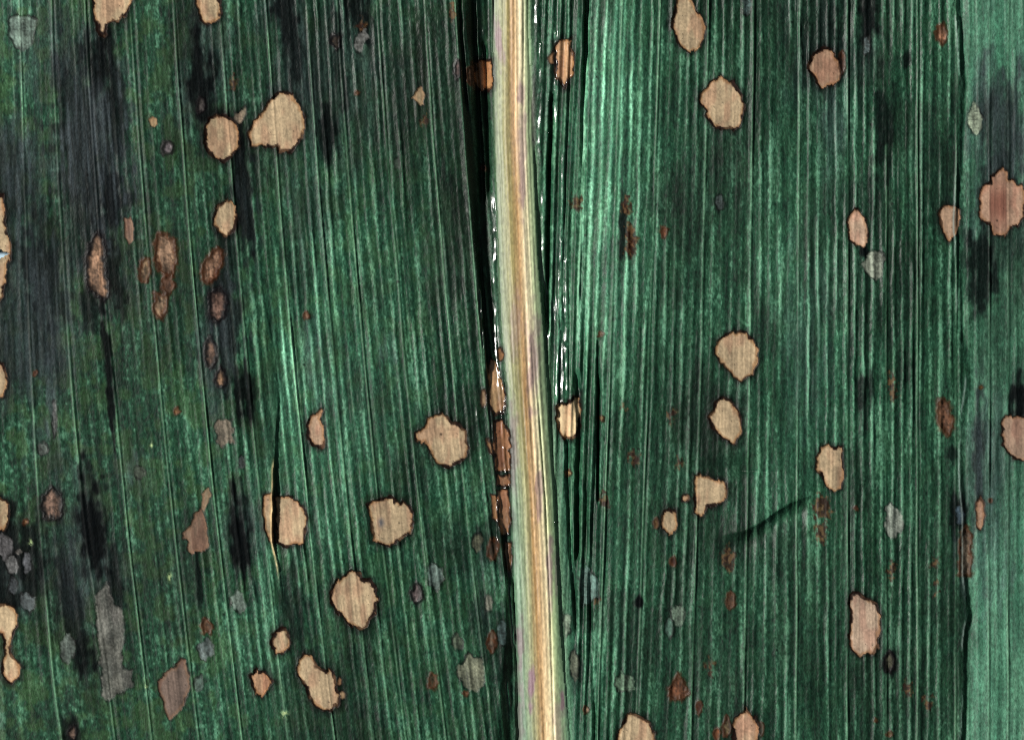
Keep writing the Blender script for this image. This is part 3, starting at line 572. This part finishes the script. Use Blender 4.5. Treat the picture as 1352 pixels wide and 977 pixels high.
# ---------------------------------------------------------------- materials
def tissue(name, grain_scale, grain_amt, spec, bump, coat=1.0, sheen=0.0):
    m = bpy.data.materials.new(name); m.use_nodes = True
    nt = m.node_tree; nd = nt.nodes; lk = nt.links
    b = nd["Principled BSDF"]
    at = nd.new("ShaderNodeAttribute"); at.attribute_name = "pigment"
    tc = nd.new("ShaderNodeTexCoord"); mp_ = nd.new("ShaderNodeMapping"); mp_.inputs['Scale'].default_value = (1.0, 0.45, 1.0)
    lk.new(tc.outputs['Object'], mp_.inputs['Vector'])
    nz = nd.new("ShaderNodeTexNoise"); nz.inputs['Scale'].default_value = grain_scale; nz.inputs['Detail'].default_value = 3; nz.inputs['Roughness'].default_value = .65
    lk.new(mp_.outputs[0], nz.inputs['Vector'])
    mr = nd.new("ShaderNodeMapRange"); mr.inputs['From Min'].default_value = .25; mr.inputs['From Max'].default_value = .75
    mr.inputs['To Min'].default_value = 1 - grain_amt; mr.inputs['To Max'].default_value = 1 + grain_amt
    lk.new(nz.outputs['Fac'], mr.inputs['Value'])
    vm = nd.new("ShaderNodeVectorMath"); vm.operation = 'SCALE'
    lk.new(at.outputs['Color'], vm.inputs[0]); lk.new(mr.outputs[0], vm.inputs['Scale'])
    lk.new(vm.outputs[0], b.inputs['Base Color'])
    ra = nd.new("ShaderNodeAttribute"); ra.attribute_name = "rough"; lk.new(ra.outputs['Fac'], b.inputs['Roughness'])
    wa = nd.new("ShaderNodeAttribute"); wa.attribute_name = "wet"
    lk.new(wa.outputs['Fac'], b.inputs['Coat Weight']); b.inputs['Coat Roughness'].default_value = 0.16; b.inputs['Coat IOR'].default_value = 1.5
    sa = nd.new('ShaderNodeAttribute'); sa.attribute_name = 'spec'; sm = nd.new('ShaderNodeMath'); sm.operation = 'MULTIPLY'; sm.inputs[1].default_value = spec
    lk.new(sa.outputs['Fac'], sm.inputs[0]); lk.new(sm.outputs[0], b.inputs['Specular IOR Level'])
    bp = nd.new("ShaderNodeBump"); bp.inputs['Strength'].default_value = bump; bp.inputs['Distance'].default_value = 0.00004
    n2 = nd.new("ShaderNodeTexNoise"); n2.inputs['Scale'].default_value = grain_scale * .8; n2.inputs['Detail'].default_value = 2
    lk.new(mp_.outputs[0], n2.inputs['Vector']); lk.new(n2.outputs['Fac'], bp.inputs['Height'])
    lk.new(bp.outputs[0], b.inputs['Normal'])
    return m
M_blade = tissue("leaf_blade_tissue", 9500, .55, .17, .6)
M_vein = tissue("vein_tissue", 9500, .5, .18, .5)
M_rib = tissue("midrib_tissue", 8000, .16, .4, .3)
M_dead = tissue("dead_papery_tissue", 9000, .16, .22, .35)
M_rim = tissue("burnt_rim_tissue", 9000, .35, .12, .5)
M_grey = tissue("scraped_grey_tissue", 9000, .28, .3, .5)

def build(name, fsel, mat, parent, label=None):
    q = quads[fsel]
    if len(q) == 0: return None
    u, inv = np.unique(q, return_inverse=True); inv = inv.reshape(-1)
    me = bpy.data.meshes.new(name)
    me.vertices.add(len(u)); me.vertices.foreach_set("co", co_all[u].astype(np.float32).ravel())
    me.loops.add(len(inv)); me.loops.foreach_set("vertex_index", inv.astype(np.int32))
    me.polygons.add(len(q)); me.polygons.foreach_set("loop_start", np.arange(0, len(inv), 4, dtype=np.int32))
    me.update(calc_edges=True)
    a = me.attributes.new("pigment", 'FLOAT_COLOR', 'POINT'); a.data.foreach_set("color", pig_all[u].astype(np.float32).ravel())
    for k, v in att_all.items():
        a = me.attributes.new(k, 'FLOAT', 'POINT'); a.data.foreach_set("value", v[u].astype(np.float32))
    me.polygons.foreach_set("use_smooth", np.ones(len(q), bool))
    me.normals_split_custom_set_from_vertices(N_all[u].astype(np.float32))
    me.materials.append(mat)
    o = bpy.data.objects.new(name, me); col.objects.link(o)
    if parent: o.parent = parent
    if label: o["label"] = label
    return o

# ---------------------------------------------------------------- the leaf and its parts
zmin = float(Z.min())
leaf = bpy.data.objects.new("corn_leaf", None); col.objects.link(leaf)
leaf.empty_display_size = .01
leaf["label"] = "dark green ribbed corn leaf with pale midrib, riddled with tan rimmed dead spots"
leaf["category"] = "leaf"

flat = lab.ravel(); o_ = np.argsort(flat, kind='stable'); fs = flat[o_]
ub, st = np.unique(fs, return_index=True); en = np.append(st[1:], len(fs))
faces = {int(k): o_[a:b] for k, a, b in zip(ub, st, en)}
blade_a = build("blade", faces[NB], M_blade, leaf, "dark green ribbed half of the blade with black streaks and a torn crease")
midrib = build("midrib", faces[NB + 1], M_rib, leaf, "pale cream and green midrib running down the leaf")
blade_b = build("blade", faces[NB + 2], M_blade, leaf, "teal green ribbed half of the blade between midrib and long crease")
blade_c = build("blade_margin", faces[NB + 3], M_blade, leaf, "lighter mint green margin strip beyond the long crease")
build("brown_stripe", faces[NB + 50], M_rib, midrib, "orange brown stripe along the midrib")
for k, v in enumerate(VL + VR):
    if NB + 100 + k in faces:
        build("lateral_vein", faces[NB + 100 + k], M_vein, blade_a if v < 676 else (blade_b if v < 1265 else blade_c))
NAME = {'T': "dead_spot", 'D': "brown_spot", 'G': "grey_spot", 'R': "rust_fleck"}
LAB = {'T': "tan papery dead spot with dark burnt rim", 'D': "small brown spot with soft dark edge", 'G': "dull grey scraped patch", 'R': "rusty orange brown fleck"}
for ids, kind, has_rim, cx, cy, kw in spots:
    f = faces.get(2 * ids)
    if f is None:
        continue
    lb = LAB[kind]
    if kind == 'T' and kw.get('wet'): lb = "polished brown dead patch beside the midrib"
    o = build(NAME[kind], f, M_grey if kind == 'G' else M_dead, leaf, lb)
    if has_rim and 2 * ids + 1 in faces:
        build("rim", faces[2 * ids + 1], M_rim, o)

# ---------------------------------------------------------------- underside of the leaf (0.2 mm below) and its cut edge
TH = 4.0
ci = np.unique(np.append(np.arange(0, NX, 8), NX - 1)); ri = np.unique(np.append(np.arange(0, NY, 8), NY - 1))
ux, uy = gx[ci], gy[ri]
UZ = np.full((len(ri), len(ci)), 0.0)
for a in range(len(ri)):
    r0, r1 = ri[max(a - 1, 0)], ri[min(a + 1, len(ri) - 1)] + 1
    blk = Z[r0:r1].min(axis=0)
    for b in range(len(ci)):
        UZ[a, b] = blk[ci[max(b - 1, 0)]:ci[min(b + 1, len(ci) - 1)] + 1].min() - TH
verts = [W(ux[b], uy[a], UZ[a, b]) for a in range(len(ri)) for b in range(len(ci))]
nc = len(ci); fcs = []
for a in range(len(ri) - 1):
    for b in range(nc - 1):
        mx, my = (ux[b] + ux[b + 1]) / 2, (uy[a] + uy[a + 1]) / 2
        if abs(mx + 31) < 46 and abs(my - 336) < 16: continue
        fcs.append((a * nc + b, a * nc + b + 1, (a + 1) * nc + b + 1, (a + 1) * nc + b))
n0 = len(verts); per = [(a, b) for b in range(nc) for a in (0,)] + [(a, nc - 1) for a in range(1, len(ri))] + [(len(ri) - 1, b) for b in range(nc - 2, -1, -1)] + [(a, 0) for a in range(len(ri) - 2, 0, -1)]
for a, b in per: verts.append(W(ux[b], uy[a], Z[ri[a], ci[b]]))
for k, (a, b) in enumerate(per):
    a2, b2 = per[(k + 1) % len(per)]
    fcs.append((a * nc + b, a2 * nc + b2, n0 + (k + 1) % len(per), n0 + k))
me = bpy.data.meshes.new("underside"); me.from_pydata(verts, [], fcs); me.update()
mu = bpy.data.materials.new("leaf_underside"); mu.use_nodes = True; b = mu.node_tree.nodes["Principled BSDF"]
nz = mu.node_tree.nodes.new("ShaderNodeTexNoise"); nz.inputs['Scale'].default_value = 900
cr = mu.node_tree.nodes.new("ShaderNodeValToRGB"); cr.color_ramp.elements[0].color = (.03, .09, .05, 1); cr.color_ramp.elements[1].color = (.07, .16, .09, 1)
mu.node_tree.links.new(nz.outputs['Fac'], cr.inputs[0]); mu.node_tree.links.new(cr.outputs[0], b.inputs['Base Color']); b.inputs['Roughness'].default_value = .6
me.materials.append(mu)
und = bpy.data.objects.new("underside", me); col.objects.link(und); und.parent = leaf

# ---------------------------------------------------------------- the pale blue sheet it lies on
zb = UZ.min() - 0.2
mb = bpy.data.materials.new("pale_blue_card"); mb.use_nodes = True; b = mb.node_tree.nodes["Principled BSDF"]
nz = mb.node_tree.nodes.new("ShaderNodeTexNoise"); nz.inputs['Scale'].default_value = 2500
cr = mb.node_tree.nodes.new("ShaderNodeValToRGB"); cr.color_ramp.elements[0].color = (.36, .52, .64, 1); cr.color_ramp.elements[1].color = (.44, .60, .72, 1)
mb.node_tree.links.new(nz.outputs['Fac'], cr.inputs[0]); mb.node_tree.links.new(cr.outputs[0], b.inputs['Base Color']); b.inputs['Roughness'].default_value = .8
x0, x1, y0, y1 = -700, 2050, -620, 1600
vs_ = [W(x, y, zb - h) for h in (0, 40) for x, y in ((x0, y0), (x1, y0), (x1, y1), (x0, y1))]
me = bpy.data.meshes.new("ground"); me.from_pydata(vs_, [], [(0, 3, 2, 1), (4, 5, 6, 7), (0, 1, 5, 4), (1, 2, 6, 5), (2, 3, 7, 6), (3, 0, 4, 7)]); me.update()
me.materials.append(mb)
tb = bpy.data.objects.new("ground", me); col.objects.link(tb)
tb["kind"] = "structure"; tb["label"] = "pale blue backing card under the leaf"; tb["category"] = "card"
leaf.location.z = 0
